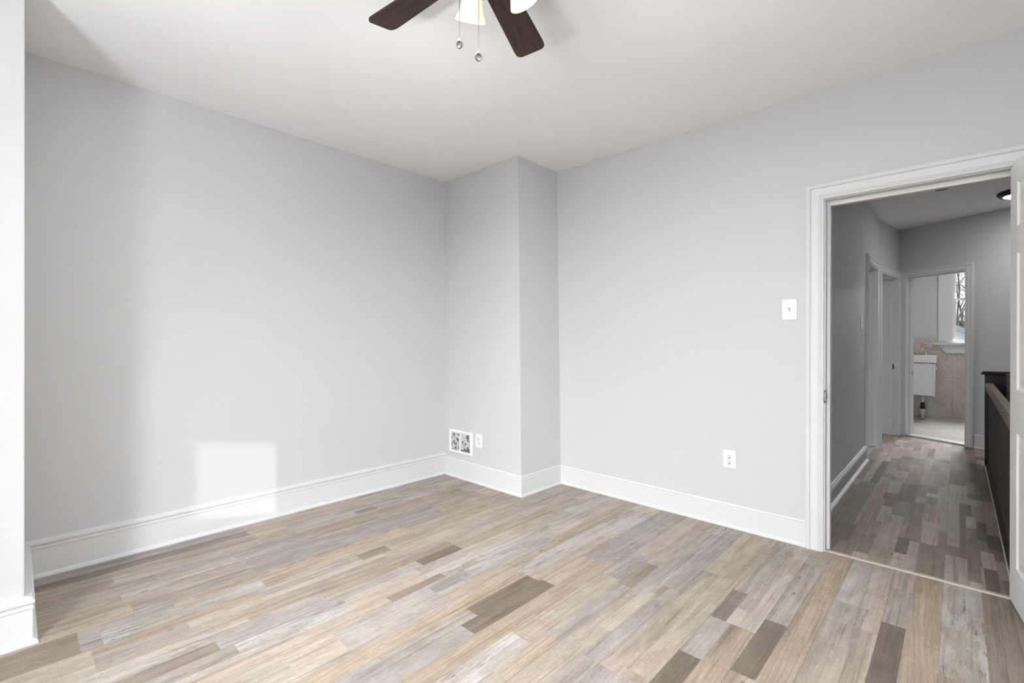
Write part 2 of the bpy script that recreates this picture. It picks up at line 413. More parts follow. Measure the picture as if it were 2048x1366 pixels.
OVER = [(-1.602, -1.522, .95, 1.398, 'grey'), (-1.602, -1.522, 1.398, 1.81, 'dark'), (-1.522, -1.434, .75, 1.30, 'lilac'), (-1.522, -1.434, 1.30, 1.83, 'dark'),
        (-1.434, -1.338, .6, 2.195, 'tan'), (-1.69, -1.602, .6, 1.808, 'tan'), (-1.522, -1.434, 1.83, 2.19, 'beige'), (-1.60, -1.522, 1.81, 2.5, 'beige'),
        (-2.147, -2.074, 1.51, 1.785, 'dark'), (-2.23, -2.147, .7, 1.79, 'tan'), (-2.147, -2.074, .9, 1.51, 'lilac'),
        (-1.227, -1.152, 2.067, 2.36, 'mid'), (-1.338, -1.227, 1.42, 2.1, 'beige'), (-1.338, -1.225, .85, 1.415, 'blue'), (-1.89, -1.808, 2.317, 2.60, 'lite'),
        (-.602, -.518, 1.804, 2.238, 'dark'), (-.602, -.518, 2.238, 2.95, 'grey'), (-.518, -.418, 1.3, 3.0, 'tan'), (-.786, -.70, 1.2, 1.783, 'dark'), (-.786, -.70, 1.783, 2.097, 'grey'), (-.70, -.602, 1.2, 2.10, 'tan'),
        (-.235, -.155, 1.9, 2.562, 'dark'), (-.235, -.155, 2.562, 2.95, 'grey'), (-.155, -.052, 1.8, 3.2, 'tan'), (-.052, .084, 2.70, 3.2, 'blue'), (-.052, .084, 2.30, 2.70, 'blue'), (-.052, .084, 1.6, 2.3, 'tan'),
        (.084, .134, 2.2, 3.2, 'mid'), (.134, .30, 2.0, 3.2, 'mid'),
        (-.41, -.285, 2.43, 2.625, 'blue'), (-.41, -.285, 2.63, 3.2, 'blue'), (-.285, -.235, 2.0, 3.2, 'beige'), (-.41, -.235, 1.3, 2.43, 'pale'),
        (-.721, -.66, 2.098, 2.24, 'lite'), (-.786, -.721, 2.098, 2.40, 'mid'), (-.66, -.602, 2.1, 2.75, 'blue'), (-.97, -.786, 1.55, 2.49, 'pale'), (-.97, -.786, 2.49, 3.2, 'beige'),
        (-3.08, -3.01, 1.643, 1.80, 'mid'), (-1.94, -1.888, 1.2, 1.52, 'mid'), (-1.878, -1.80, 1.386, 1.62, 'lilac'), (-1.878, -1.706, .9, 1.386, 'lilac'),
        (-2.258, -2.15, 0, .557, 'blue'), (-2.15, -2.074, 0, .557, 'mid'), (-2.204, -2.074, .558, 1.0, 'lilac'), (-2.44, -2.36, 1.318, 1.497, 'mid'),
        (-2.56, -2.442, .25, .852, 'blue'), (-2.074, -1.96, .602, 1.05, 'blue'), (-2.86, -2.80, .35, 1.0, 'blue'), (-2.80, -2.63, -.2, .37, 'beige'), (-3.178, -2.994, .35, 1.027, 'pale'),
        (-1.04, -.97, 1.5, 2.06, 'lilac'), (-1.10, -1.04, 1.7, 2.1, 'lite'), (-1.152, -1.07, 2.05, 3.0, 'lilac')]
planks('floor', XL-.1, XR+.1, YR-.1, YB+.02, OVER, 11)
HOV = [(.097, .152, 3.54, 3.815, 'lite'), (.05, .102, 3.23, 3.545, 'lite'), (.04, .09, 4.235, 4.52, 'lite'), (-.263, -.208, 3.23, 3.458, 'lite'), (-.21, -.163, 3.23, 3.715, 'pale'),
       (-.163, -.086, 3.23, 3.73, 'mid'), (.04, .09, 3.3, 4.235, 'mid'), (-.163, -.086, 3.73, 4.2, 'pale'), (-.177, -.10, 4.874, 5.0, 'lite'), (-.102, -.023, 4.6, 5.15, 'pale'), (-.263, -.208, 3.458, 3.75, 'dark'), (.102, .152, 3.23, 3.54, 'dark'),
       (-.432, -.364, 3.23, 3.315, 'lite'), (-.432, -.364, 3.32, 3.7, 'mid'), (-.364, -.263, 3.23, 4.2, 'beige'), (-.48, -.40, 3.65, 4.6, 'tan')]
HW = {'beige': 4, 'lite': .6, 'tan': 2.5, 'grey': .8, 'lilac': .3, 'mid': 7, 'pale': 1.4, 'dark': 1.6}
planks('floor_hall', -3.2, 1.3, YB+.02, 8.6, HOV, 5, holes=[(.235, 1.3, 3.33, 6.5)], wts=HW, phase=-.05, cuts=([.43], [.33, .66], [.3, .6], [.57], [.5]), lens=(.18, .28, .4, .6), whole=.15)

# ------------------------------------------------------------------ room shell
q = B(); q.box((XL-.1, YR-.1, H), (XR+.1, YB+.07, H+.1)); struct(q.build('ceiling', M['ceiling']))
wall('wall_left', frame((XL, YR), (0, 1)), YB-YR+.1, H, .12)
wall('wall_back', frame((XL, YB), (1, 0)), XR-XL, H, .13, [(-.569-XL, .234-XL, -.01, 2.027)])
wall('wall_right', frame((XR, YB+.13), (0, -1)), YB-YR+.13, H, .12)
WIN = [(-1.25, -.45), (.15, .95)]
wall('wall_rear', frame((XR, YR), (-1, 0)), XR-XL, H, .15, [(XR-b, XR-a, .42, 1.98) for a, b in WIN])
# boxed chase in the corner (leans a little, as old walls do) and the chimney pier at the left
q = B()
tx, bx_ = -2.484, -2.440
v = [(XL-.05, CHY), (bx_, CHY), (bx_, YB+.05), (XL-.05, YB+.05)]; vt = [(XL-.05, CHY), (tx, CHY), (tx, YB+.05), (XL-.05, YB+.05)]
for i in range(4):
    j = (i+1) % 4; q.face([(*v[i], 0), (*v[j], 0), (*vt[j], H), (*vt[i], H)])
struct(q.build('wall_chase', M['wall']))
q = B(); q.box((XL-.05, YR, 0), (PX, PY, H), bev=.006); struct(q.build('wall_pier', M['wall']))

# baseboards (room on the left of each path)
def base(name, path, prof, m=None): return struct(sweep(path[::-1], prof).build(name, m or M['trim']))
base('baseboard_pier', [(PX, YR), (PX, PY), (XL, PY)][::1], bb_prof(.185, True, .022, .038))
base('baseboard_left', [(XL, PY), (XL, CHY)], bb_prof(.192, True, .012, .022))
base('baseboard_chase', [(XL, CHY), (bx_-.001, CHY), (bx_-.001, YB)], bb_prof(.160, False, .012, .020))
base('baseboard_back', [(bx_, YB), (-.641, YB)], bb_prof(.152, False, .012, .020))
base('baseboard_right', [(XR, YB), (XR, YR)], bb_prof(.16, False))
base('baseboard_rear', [(XR, YR), (PX, YR)], bb_prof(.16, False))

# added unseen wall whose hole cuts the low sun down to one patch
wall('wall_sun_mask', frame((8.5, -5.0), (-1, 0)), 7.2, 4.6, .02, [(8.5-4.082, 8.5-3.41, 1.02, 1.647)], z0=-3.2)
# rear windows (behind the camera): frame, sashes, panes
for i, (a, b) in enumerate(WIN):
    fr = frame((b, YR), (-1, 0)); W_ = b-a
    q = casing(fr, 0, W_, .42, 1.98, CAS); q.box((-.12, -.05, .385), (W_+.12, .03, .42), fr); q.box((-.09, -.018, .29), (W_+.09, 0, .385), fr)
    wnd = struct(q.build('window_%d' % (i+1), M['trim']))
    for (z0, z1, d) in ((.42, 1.215, .05), (1.185, 1.98, .085)):
        q = B(); q.box((0, d, z0), (.04, d+.035, z1), fr); q.box((W_-.04, d, z0), (W_, d+.035, z1), fr); q.box((.04, d, z0), (W_-.04, d+.035, z0+.045), fr); q.box((.04, d, z1-.035), (W_-.04, d+.035, z1), fr)
        s_ = q.build('sash', M['trim'], wnd)
        q = B(); q.box((.04, d+.015, z0+.045), (W_-.04, d+.019, z1-.035), fr); q.build('pane', M['glass'], s_)

# ------------------------------------------------------------------ bedroom doorway
fb = frame((0, YB), (1, 0))
DX0, DX1, DZ = -.55, .215, 2.008
q = casing(fb, DX0-.006, DX1+.006, 0, DZ+.004, CAS)
q.box((DX0-.02, 0, 0), (DX0, .14, DZ), fb); q.box((DX1, 0, 0), (DX1+.02, .14, DZ), fb); q.box((DX0-.02, 0, DZ), (DX1+.02, .14, DZ+.02), fb)
q.box((DX0, .052, 0), (DX0+.014, .09, DZ), fb); q.box((DX1-.014, .052, 0), (DX1, .09, DZ), fb); q.box((DX0+.0141, .053, DZ-.024), (DX1-.0141, .089, DZ-.0001), fb)
fh = frame((0, YB+.13), (-1, 0))
casing(fh, -DX1-.006, -DX0+.006, 0, DZ+.004, CASN, q)
tr1 = struct(q.build('trim_1', M['trim']))
def strike(parent, mtx, m=None):
    q = B(); q.box((-.014, -.0035, -.034), (.014, 0, .034), mtx, bev=.0015); s = q.build('strike_plate', m or M['steel'], parent)
    q = B(); q.box((-.006, -.0045, -.013), (.006, -.002, .013), mtx); q.build('latch_hole', M['slot'], s)
    return s
strike(tr1, frame((DX0, YB+.022, .885), (0, 1)) )
q = B(); q.tube([fb @ Vector((DX0+.001, -.002, .850)), fb @ Vector((DX0-.003, -.020, .868)), fb @ Vector((DX0-.003, -.020, .905)), fb @ Vector((DX0+.001, -.002, .922))], .003, 6); q.build('strike_lip', M['steel'], tr1)
q = B(); q.box((DX0, -.002, 0), (DX1, .022, .009), fb, bev=.003); tag(q.build('floor_reducer_strip', M['strip']), 'pale beige strip across the floor of the bedroom doorway', 'threshold strip')

# open panel door
def panel_door(name, hinge, ang, width, height, thick, parent=None):
    q = B()
    cols = [(.115, width/2-.05), (width/2+.05, width-.115)]; rows = [(.175, .785), (.975, 1.590), (1.705, 1.905)]
    def side(y, sg):
        xs = [0, cols[0][0], cols[0][1], cols[1][0], cols[1][1], width]; zs = [.0, rows[0][0], rows[0][1], rows[1][0], rows[1][1], rows[2][0], rows[2][1], height]
        for i in range(5):
            for j in range(7):
                a, b, c, d = xs[i], xs[i+1], zs[j], zs[j+1]
                if i in (1, 3) and j in (1, 3, 5):
                    ring = [(0, 0), (.010, .007), (.020, .008), (.048, .002)]
                    R = [[(a+g, y+sg*dp, c+g), (b-g, y+sg*dp, c+g), (b-g, y+sg*dp, d-g), (a+g, y+sg*dp, d-g)] for g, dp in ring]
                    for r0, r1 in zip(R, R[1:]):
                        for k in range(4): q.face([r0[k], r0[(k+1) % 4], r1[(k+1) % 4], r1[k]])
                    q.face(R[-1])
                else: q.face([(a, y, c), (b, y, c), (b, y, d), (a, y, d)])
    side(0, 1); side(thick, -1)
    for a, b in (((0, 0), (0, thick)), ((0, thick), (width, thick)), ((width, thick), (width, 0)), ((width, 0), (0, 0))):
        pass
    q.face([(0, 0, 0), (0, thick, 0), (0, thick, height), (0, 0, height)]); q.face([(width, 0, 0), (width, thick, 0), (width, thick, height), (width, 0, height)])
    q.face([(0, 0, 0), (width, 0, 0), (width, thick, 0), (0, thick, 0)]); q.face([(0, 0, height), (width, 0, height), (width, thick, height), (0, thick, height)])
    o = q.build(name, M['door'], parent); o.location = hinge; o.rotation_euler = (0, 0, ang); return struct(o)
ang = math.atan2(-.993, .118)
door = panel_door('door_1', (.177, YB-.004, .010), ang, .755, 1.992, .035)
for sg, y in ((-1, 0), (1, .035)):
    q = B(); mt = Matrix.Translation((.69, y, .88)) @ Matrix.Rotation(PI/2*(-sg), 4, 'X')
    q.lathe([(0, 0), (.03, 0), (.032, .004), (.028, .008), (.011, .012), (.010, .03), (.02, .04), (.027, .052), (.024, .064), (.012, .070), (0, .071)], mt, 24)
    q.build('door_knob', M['chrome'], door)
for z in (.2, 1.0, 1.8):
    q = B(); q.tube([(-.006, .037, z-.045), (-.006, .037, z+.045)], .006, 8); q.box((-.006, .034, z-.045), (.03, .0365, z+.045)); q.build('hinge', M['chrome'], door)

# ------------------------------------------------------------------ wall fittings
def outlet(loc, rz, label):
    t = thing('wall_outlet', label, 'outlet', loc, rz, 'wall outlets')
    q = B(); q.box((-.040, -.007, -.058), (.040, 0, .058), bev=.003); q.build('cover_plate', M['plastic'], t)
    for z in (.0195, -.0195):
        q = B(); q.lathe([(0, .0035), (.0155, .0035), (.0168, .002), (.0168, 0)], Matrix.Translation((0, -.0065, z)) @ Matrix.Rotation(PI/2, 4, 'X'), 24); r = q.build('receptacle', M['plastic'], t)
        q = B(); q.box((-.0078, -.0108, z+.001), (-.0054, -.0095, z+.0095)); q.box((.0054, -.0108, z+.002), (.0078, -.0095, z+.0095)); q.lathe([(0, .0044), (.0034, .0044), (.0034, .003)], Matrix.Translation((0, -.0065, z-.007)) @ Matrix.Rotation(PI/2, 4, 'X'), 10)
        q.build('slots', M['slot'], r)
    q = B(); q.lathe([(0, .0015), (.003, .001), (.003, 0)], Matrix.Translation((0, -.007, 0)) @ Matrix.Rotation(PI/2, 4, 'X'), 10); q.build('screw', M['steel'], t)
    return t
def switch(loc, rz, label):
    t = thing('light_switch', label, 'light switch', loc, rz, 'light switches')
    q = B(); q.box((-.040, -.006, -.062), (.040, 0, .062), bev=.0045); q.build('cover_plate', M['plastic'], t)
    q = B(); q.box((-.0055, -.008, -.012), (.0055, -.005, .012)); q.build('toggle_slot', M['steel'], t)
    q = B(); q.box((-.004, -.018, -.002), (.004, -.004, .006), Matrix.Rotation(.5, 4, 'X')); q.build('toggle', M['plastic'], t)
    for z in (.03, -.03):
        q = B(); q.lathe([(0, .0015), (.003, .001), (.003, 0)], Matrix.Translation((0, -.006, z)) @ Matrix.Rotation(PI/2, 4, 'X'), 10); q.build('screw', M['plastic'], t)
    return t
outlet((-2.917, CHY, .361), 0, 'white wall outlet beside the metal air vent in the corner')
outlet((-1.0705, YB, .438), 0, 'white wall outlet low on the long wall left of the doorway')
switch((-.732, YB, 1.390), 0, 'white light switch on the bedroom wall left of the doorway')
switch((HX, 5.64, 1.386), PI/2, 'light switch on the shaded hall wall beyond the doorway')

# return air vent
t = thing('air_vent', 'white metal air vent grille low on the corner chase', 'air vent', (-3.155, CHY, .314))
q = B(); w2, h2 = .154, .101; iw, ih = .124, .076
q.face([(-iw, -.002, -ih), (iw, -.002, -ih), (iw, -.002, ih), (-iw, -.002, ih)]); q.build('duct_opening', M['duct'], t)
q = B()
R = [[(-a, y, -b), (a, y, -b), (a, y, b), (-a, y, b)] for a, b, y in ((w2, h2, 0), (w2, h2, -.006), (w2-.006, h2-.006, -.011), (iw+.004, ih+.004, -.011), (iw, ih, -.008), (iw, ih, 0))]
for a, b in zip(R, R[1:]):
    for k in range(4): q.face([a[k], a[(k+1) % 4], b[(k+1) % 4], b[k]])
q.build('frame', M['plastic'], t)
q = B(); q.box((-.011, -.0105, -ih), (.007, -.002, ih)); q.build('mullion', M['plastic'], t)
for sx_, a, b in ((0, -iw, -.011), (1, .007, iw)):
    for k in range(11):
        z = -ih+.0115+k*.0134
        q = B(); q.box((a, -.0095, z-.0008), (b, -.0025, z+.0008), Matrix.Translation((0, -.006, z)) @ Matrix.Rotation(-.45, 4, 'X') @ Matrix.Translation((0, .006, -z))); q.build('louver', M['plastic'], t)
for x in (-.145, .145):
    q = B(); q.lathe([(0, .002), (.004, .0015), (.004, 0)], Matrix.Translation((x, -.011, 0)) @ Matrix.Rotation(PI/2, 4, 'X'), 10); q.build('screw', M['plastic'], t)

# ------------------------------------------------------------------ ceiling fan
HUB = Vector((-1.133, 1.050)); ZB = 2.45
fan = thing('ceiling_fan', 'dark walnut ceiling fan with lit bell shades and pull chains', 'ceiling fan', (HUB.x, HUB.y, H))
zz = lambda z: z-H
q = B(); q.lathe([(0, 0), (.075, 0), (.08, -.012), (.078, -.05), (.105, -.062), (.125, -.085), (.13, -.12), (.125, -.165), (.10, -.19), (.06, -.20), (0, -.20)], None, 48); q.build('motor_housing', M['bronze'], fan)
q = B(); q.lathe([(0, -.20), (.052, -.20), (.055, -.21), (.075, -.222), (.078, -.25), (.07, -.27), (.06, -.283), (.03, -.292), (0, -.294)], None, 40); q.build('switch_housing', M['bronze'], fan)
def blade_mesh():
    q = B(); n = 14; pts = []
    L0, L1 = .155, .540
    out = []
    for i in range(n+1):
        f = i/n; out.append((L0+(L1-.05-L0)*f, .050+.014*f))
    for k in range(1, 9):
        a = PI/2*(1-k/8) ; out.append((L1-.03+.03*math.cos(a) - .012*(1-math.sin(a)) *0, .064*(1) - .022*(1-math.sin(a))))
    rim = [(x, w) for x, w in out]+[(L1, 0)]+[(x, -w) for x, w in out[::-1]]
    top = [q.bm.verts.new((x, y, .003)) for x, y in rim]; bot = [q.bm.verts.new((x, y, -.003)) for x, y in rim]
    q.bm.faces.new(top); q.bm.faces.new(bot[::-1])
    for i in range(len(rim)):
        j = (i+1) % len(rim); q.bm.faces.new((top[j], top[i], bot[i], bot[j]))
    return q
for k in range(5):
    az = math.radians(113.2+72*k)
    b = blade_mesh().build('blade', M['blade'], fan); b.location = (0, 0, zz(ZB)); b.rotation_euler = (math.radians(-11), 0, az)
    q = B(); q.box((.09, -.016, .003), (.20, .016, .007)); q.box((.185, -.04, .003), (.225, .04, .007), bev=.002); i_ = q.build('blade_iron', M['bronze'], b)
# lamps
def shade_profile():
    ax = [(.024, 0), (.030, .008), (.033, .025), (.035, .045), (.040, .068), (.048, .088), (.054, .100), (.056, .104)]
    return ax+[(r-.0025, z) for r, z in ax[::-1]]
for k in range(4):
    az = math.radians(151.4-90*k); tilt = math.radians(28)
    d = Vector((math.cos(az)*math.sin(tilt), math.sin(az)*math.sin(tilt), -math.cos(tilt)))
    neck = Vector((math.cos(az)*.105, math.sin(az)*.105, -.205))
    mt = Matrix.Translation(neck) @ d.to_track_quat('Z', 'Y').to_matrix().to_4x4()
    q = B(); q.tube([(math.cos(az)*.06, math.sin(az)*.06, -.245), (math.cos(az)*.08, math.sin(az)*.08, -.235), neck-d*.02], .008, 8); q.lathe([(0, -.025), (.018, -.025), (.026, -.012), (.026, .004), (0, .004)], mt, 20); q.build('lamp_arm', M['bronze'], fan)
    q = B(); q.lathe(shade_profile(), mt, 32); sh = q.build('lamp_shade', M['shade'], fan)
    q = B(); q.lathe([(0, .004), (.012, .006), (.014, .02), (.024, .045), (.026, .06), (.018, .075), (0, .08)], mt, 16); q.build('bulb', M['bulb'], sh)
# pull chains
def cw(lat, dep): return Vector((lat*math.cos(YAW)-dep*math.sin(YAW), lat*math.sin(YAW)+dep*math.cos(YAW)))
for lat, dep, zd, tw in ((-.1695, 1.51, 2.147, -.62), (-.1085, 1.51, 2.107, .55)):
    p = cw(lat, dep)-HUB; q = B(); z = -.268; zbot = zz(zd)+.016
    n = int((z-zbot)/.0042)
    for i in range(n):
        bmesh.ops.create_icosphere(q.bm, subdivisions=1, radius=.00165, matrix=Matrix.Translation((p.x, p.y, z-i*.0042)))
    q.tube([(p.x, p.y, z+.01), (p.x, p.y, zbot)], .0006, 5)
    ch = q.build('pull_chain', M['chain'], fan)
    q = B(); mt = Matrix.Translation((p.x, p.y, zz(zd))) @ Matrix.Rotation(YAW+PI+tw, 4, 'Z') @ Matrix.Rotation(PI/2-.25, 4, 'X')
    q.lathe([(0, .002), (.0085, .002), (.0095, .003), (.0115, .003), (.0125, .002), (.0125, -.002), (.0115, -.003), (.0095, -.003), (.0085, -.002), (0, -.002)], mt, 28); q.build('pull_medallion', M['medal'], ch)
    q = B(); q.lathe([(.0016, -.005), (.0022, 0), (.0016, .005)], Matrix.Translation((p.x, p.y, zz(zd)+.0155)), 8); q.build('connector', M['chrome'], ch)

# ------------------------------------------------------------------ hall
q = B(); q.box((-3.2, YB+.07, H), (2.6, 10.3, H+.1)); ch_ = struct(q.build('ceiling_hall', M['ceiling']))
q = B(); q.lathe([(0, H), (.13, H), (.13, H-.025), (.115, H-.045), (0, H-.045)], Matrix.Translation((.35, 9.0, 0)), 32); q.build('bathroom_added_fill_base', M['plastic'], ch_)  # disc base added for the unseen bathroom fill lamp
BX, BY = HX, 6.93; EX, EY = -.55, 7.87          # where the hall wall bends; far corner
wall('wall_hall_left', frame((HX, YB+.13), (0, 1)), BY-YB-.13, H, .12, [(6.011-YB-.13, 6.809-YB-.13, -.01, 2.034)])
f2 = frame((BX, BY), (EX-BX, EY-BY)); L2 = math.hypot(EX-BX, EY-BY)
wall('wall_hall_bend', f2, L2+.05, H, .12, [(.091, .869, -.01, 2.024)])
ff = frame((EX, EY), (.95, -.54))
S0, S1 = .085, .708
wall('wall_hall_far', ff, 2.15, H, .12, [(S0-.019, S1+.019, -.01, 2.039)], s0=-.12)
XS = 1.30
wall('wall_stair_right', frame((XS, 6.9), (0, -1)), 6.9-YB+.2, H, .1, z0=-2.6)
wall('wall_stair_front', frame((.235, YB+.135), (1, 0)), XS-.235, -.02, .02, z0=-2.6)
wall('wall_stair_left', frame((.235, 6.5), (0, -1)), 6.5-YB-.13, -.005, .06, z0=-2.6)
wall('wall_stair_end', frame((.235, 6.52), (1, 0)), XS-.235, -.005, .06, z0=-2.6)
q = B(); q.box((.2, YB, -2.7), (XS, 6.6, -2.6)); struct(q.build('floor_stairwell', M['balu']))
q = B(); q.box((.235, 6.5, -.06), (XS, 6.9, -.002)); struct(q.build('floor_landing', M['strip']))
base('baseboard_hall_left', [(HX, YB+.15), (HX, 5.925)][::1], bb_prof(.152, True, .012, .036), M['trim'])
q = B(); q.box((HX+.0118, YB+.15, .021), (HX+.0128, 5.922, .100)); struct(q.build('trim_4', M['greytrim']))  # thin darker grey sheet over the flat of the hall baseboard
base('baseboard_hall_far', [tuple((ff @ Vector((.795, 0, 0))).xy), tuple((ff @ Vector((2.1, 0, 0))).xy)], bb_prof(.155, False, .012, .02))
# hall door frames
def cased(name, fr, a, b, zt, depth, prof, stop=True):
    q = casing(fr, a, b, 0, zt, prof)
    q.box((a-.02, 0, 0), (a, depth, zt), fr); q.box((b, 0, 0), (b+.02, depth, zt), fr); q.box((a-.02, 0, zt), (b+.02, depth, zt+.02), fr)
    if stop:
        q.box((a, .05, 0), (a+.012, .08, zt), fr); q.box((b-.012, .05, 0), (b, .08, zt), fr); q.box((a+.0121, .051, zt-.012), (b-.0121, .079, zt-.0001), fr)
    return struct(q.build(name, M['trim']))
fl = frame((HX, 0), (0, 1))
cased('trim_2', fl, 6.03, 6.79, 2.015, .14, CASN)
t3 = cased('trim_3', f2, .11, .85, 2.005, .16, CASN)
strike(t3, f2 @ Matrix.Translation((.85, .045, .88)) @ Matrix.Rotation(PI/2, 4, 'Z') , M['black'])
t5 = cased('trim_5', ff, S0, S1, 2.02, .13, [(u*.88, t_) for u, t_ in CAS], True)
strike(t5, ff @ Matrix.Translation((S0, .10, .80)) @ Matrix.Rotation(PI/2, 4, 'Z') @ Matrix.Rotation(PI, 4, 'Z'), M['black'])
q = B(); q.box((S0, -.02, 0), (S1, .125, .022), ff, bev=.004); tag(q.build('stone_threshold', M['marble_sill']), 'pale stone threshold at the foot of the bathroom doorway', 'threshold')
# side rooms behind the hall wall
wall('wall_side_room_left', frame((-3.1, YB+.13), (0, 1)), 7.0, H, .1, [(1.0, 1.9, .5, 2.0), (2.4, 3.3, .5, 2.0), (3.85, 4.7, .5, 2.0)])
fsr = frame((-3.1, YB+.13), (0, 1))
for i, (a, b) in enumerate(((1.0, 1.9), (2.4, 3.3), (3.85, 4.7))):
    q = casing(fsr, a, b, .5, 2.0, CASN); q.box((a-.1, -.04, .47), (b+.1, .06, .50), fsr); q.box((a, .03, 1.23), (b, .07, 1.27), fsr); q.box((a, .03, .5), (a+.04, .07, 2.0), fsr); q.box((b-.04, .03, .5), (b, .07, 2.0), fsr)
    struct(q.build('window_%d' % (i+4), M['trim']))
wall('wall_side_room_end', frame((-3.1, 8.30), (1, 0)), 2.30, H, .1)
wall('wall_side_room_divide', frame((-3.1, 6.90), (1, 0)), 2.28, H, .05)

# hall ceiling lamp
t = thing('flush_ceiling_light', 'round black rimmed ceiling light glowing in the hall', 'ceiling light', (.440, 6.60, H))
q = B(); q.lathe([(0, 0), (.165, 0), (.170, -.006), (.168, -.022), (.150, -.040), (.128, -.044), (.125, -.036), (0, -.036)], None, 48); q.build('rim', M['black'], t)
q = B(); q.lathe([(.126, -.037), (.12, -.044), (.08, -.050), (0, -.053)], None, 48); q.build('diffuser', M['led'], t)
t = thing('ceiling_fixture', 'small dark fixture on the hall ceiling just behind the doorway head', 'ceiling fixture', (-.115, 5.93, H))
q = B(); q.lathe([(0, 0), (.055, 0), (.055, -.010), (.045, -.022), (0, -.024)], None, 28); q.build('body', M['black'], t)
q = B(); q.lathe([(0, -.024), (.012, -.024), (.010, -.034), (0, -.035)], Matrix.Translation((-.02, -.035, .006)), 12); q.build('sensor', M['black'], t)

# stair guard: black end post with cap, oak rail, dark balusters
t = thing('stair_railing', 'oak handrail on dark balusters running along the open stairwell', 'stair railing', (.215, 5.0, 0))
def part(q, name, m): o = q.build(name, m); o.parent = t; o.matrix_parent_inverse = Matrix.Translation((-.215, -5.0, 0)); return o
q = B(); prof = [(-.026, -.034), (-.026, -.012), (-.030, -.008), (-.030, .018), (-.022, .026), (-.020, .032), (.020, .032), (.022, .026), (.030, .018), (.030, -.008), (.026, -.012), (.026, -.034)]
ends = [[Vector((.222+a, y, .775+b)) for a, b in prof] for y in (3.36, 6.412)]
for k in range(len(prof)):
    j = (k+1) % len(prof); q.face([ends[0][k], ends[0][j], ends[1][j], ends[1][k]])
q.face(ends[0][::-1]); q.face(ends[1]); part(q, 'handrail', M['oak'])
q = B(); q.box((.195, 3.36, .0), (.25, 6.412, .03)); part(q, 'base_rail', M['balu'])
y = 3.45
while y < 6.36:
    q = B(); q.box((.211, y-.011, .03), (.233, y+.011, .75), bev=.005); part(q, 'baluster', M['balu']); y += .15
q = B(); q.box((.19, 3.33, 0), (.235, 6.44, .012), bev=.003); q.box((.162, 6.42, 0), (.215, 6.46, .016), bev=.003); tag(q.build('floor_edge_strip', M['trim']), 'white edging strip on the hall floor along the stairwell', 'edging strip')
t = thing('stair_end_panel', 'black capped panel post closing the far end of the stair rail', 'stair post', (.27, 6.47, 0))
q = B(); q.box((-.08, -.05, 0), (.95, .05, .885), bev=.004); q.build('panel', M['black'], t)
q = B(); q.box((-.108, -.075, .885), (.96, .075, .897), bev=.003); q.box((-.098, -.065, .897), (.96, .065, .915), bev=.006); q.build('cap', M['black'], t)
t = thing('wooden_newel_post', 'short pale wooden post standing against the black stair panel', 'newel post', (.365, 6.36, -.3))
q = B(); q.box((-.035, -.035, 0), (.035, .035, 1.20), bev=.004); q.build('shaft', M['oak'], t)
# stairs going down inside the well
for k in range(10):
    y1 = 6.1-k*.26
    q = B(); q.box((.30, y1-.27, -.22-k*.2), (XS, y1, -.18-k*.2), bev=.006); q.box((.30, y1-.02, -.38-k*.2), (XS, y1, -.22-k*.2))
    o = q.build('stair_step', M['balu']); struct(o); o.name = 'stair_step'

# ------------------------------------------------------------------ bathroom
YBB = 10.0
q = B(); q.face([(-1.0, 7.3, .010), (1.6, 6.6, .010), (1.6, YBB, .010), (-1.0, YBB, .010)]); bf = q.bm
bmf = B()
c0 = ff @ Vector((0, .12, .010)); c1 = ff @ Vector((1.6, .12, .010)); s0_ = ff @ Vector((S0, .02, .010)); s1_ = ff @ Vector((S1, .02, .010)); sb0 = ff @ Vector((S0, .12, .010)); sb1 = ff @ Vector((S1, .12, .010))
q.bm.free(); q = bmf
q.face([s0_, s1_, sb1, sb0]); q.face([c0, sb0, sb1, c1, (1.1, YBB, .010), (-.80, YBB, .010), (-.80, c0.y, .010)]); struct(q.build('floor_bathroom', M['floortile']))
wall('wall_bathroom_back', frame((-.9, YBB), (1, 0)), 2.1, H, .14, [(.84, 1.56, 1.19, 2.42)])
wall('wall_bathroom_left', frame((-.78, 8.0), (0, 1)), 2.05, H, .1)
wall('wall_bathroom_right', frame((1.1, YBB), (0, -1)), 3.0, H, .1)
wall('wall_bathroom_tile', frame((-.78, YBB-.012), (1, 0)), 1.88, 1.259, .0118, [(.72, 1.44, 1.16, 2)], M['walltile'], z0=.01)
fw = frame((0, YBB), (1, 0))
q = B(); X0, X1 = -.06, .66
q.box((X0-.165, -.026, 1.187), (X0, 0, 2.58), fw, bev=.003); q.box((X1, -.026, 1.187), (X1+.165, 0, 2.58), fw, bev=.003); q.box((X0, -.026, 2.42), (X1, 0, 2.58), fw)
q.box((X0, 0, 1.187), (X0+.02, .14, 2.42), fw); q.box((X1-.02, 0, 1.187), (X1, .14, 2.42), fw); q.box((X0, 0, 2.40), (X1, .14, 2.42), fw)
wnd = struct(q.build('window_3', M['trim']))
q = B(); q.box((X0-.228, -.075, 1.152), (X1+.228, .14, 1.187), fw, bev=.006); q.build('stool', M['trim'], wnd)
q = B(); A = [(X0-.145, 1.152), (X0-.145, 1.135), (X0-.075, 1.022), (X1+.075, 1.022), (X1+.145, 1.135), (X1+.145, 1.152)]
fr_, bk_ = [fw @ Vector((x, -.036, z)) for x, z in A], [fw @ Vector((x, 0, z)) for x, z in A]
q.face(fr_); q.face(bk_[::-1])
for i in range(6): q.face([fr_[i], fr_[(i+1) % 6], bk_[(i+1) % 6], bk_[i]])
q.build('apron', M['trim'], wnd)
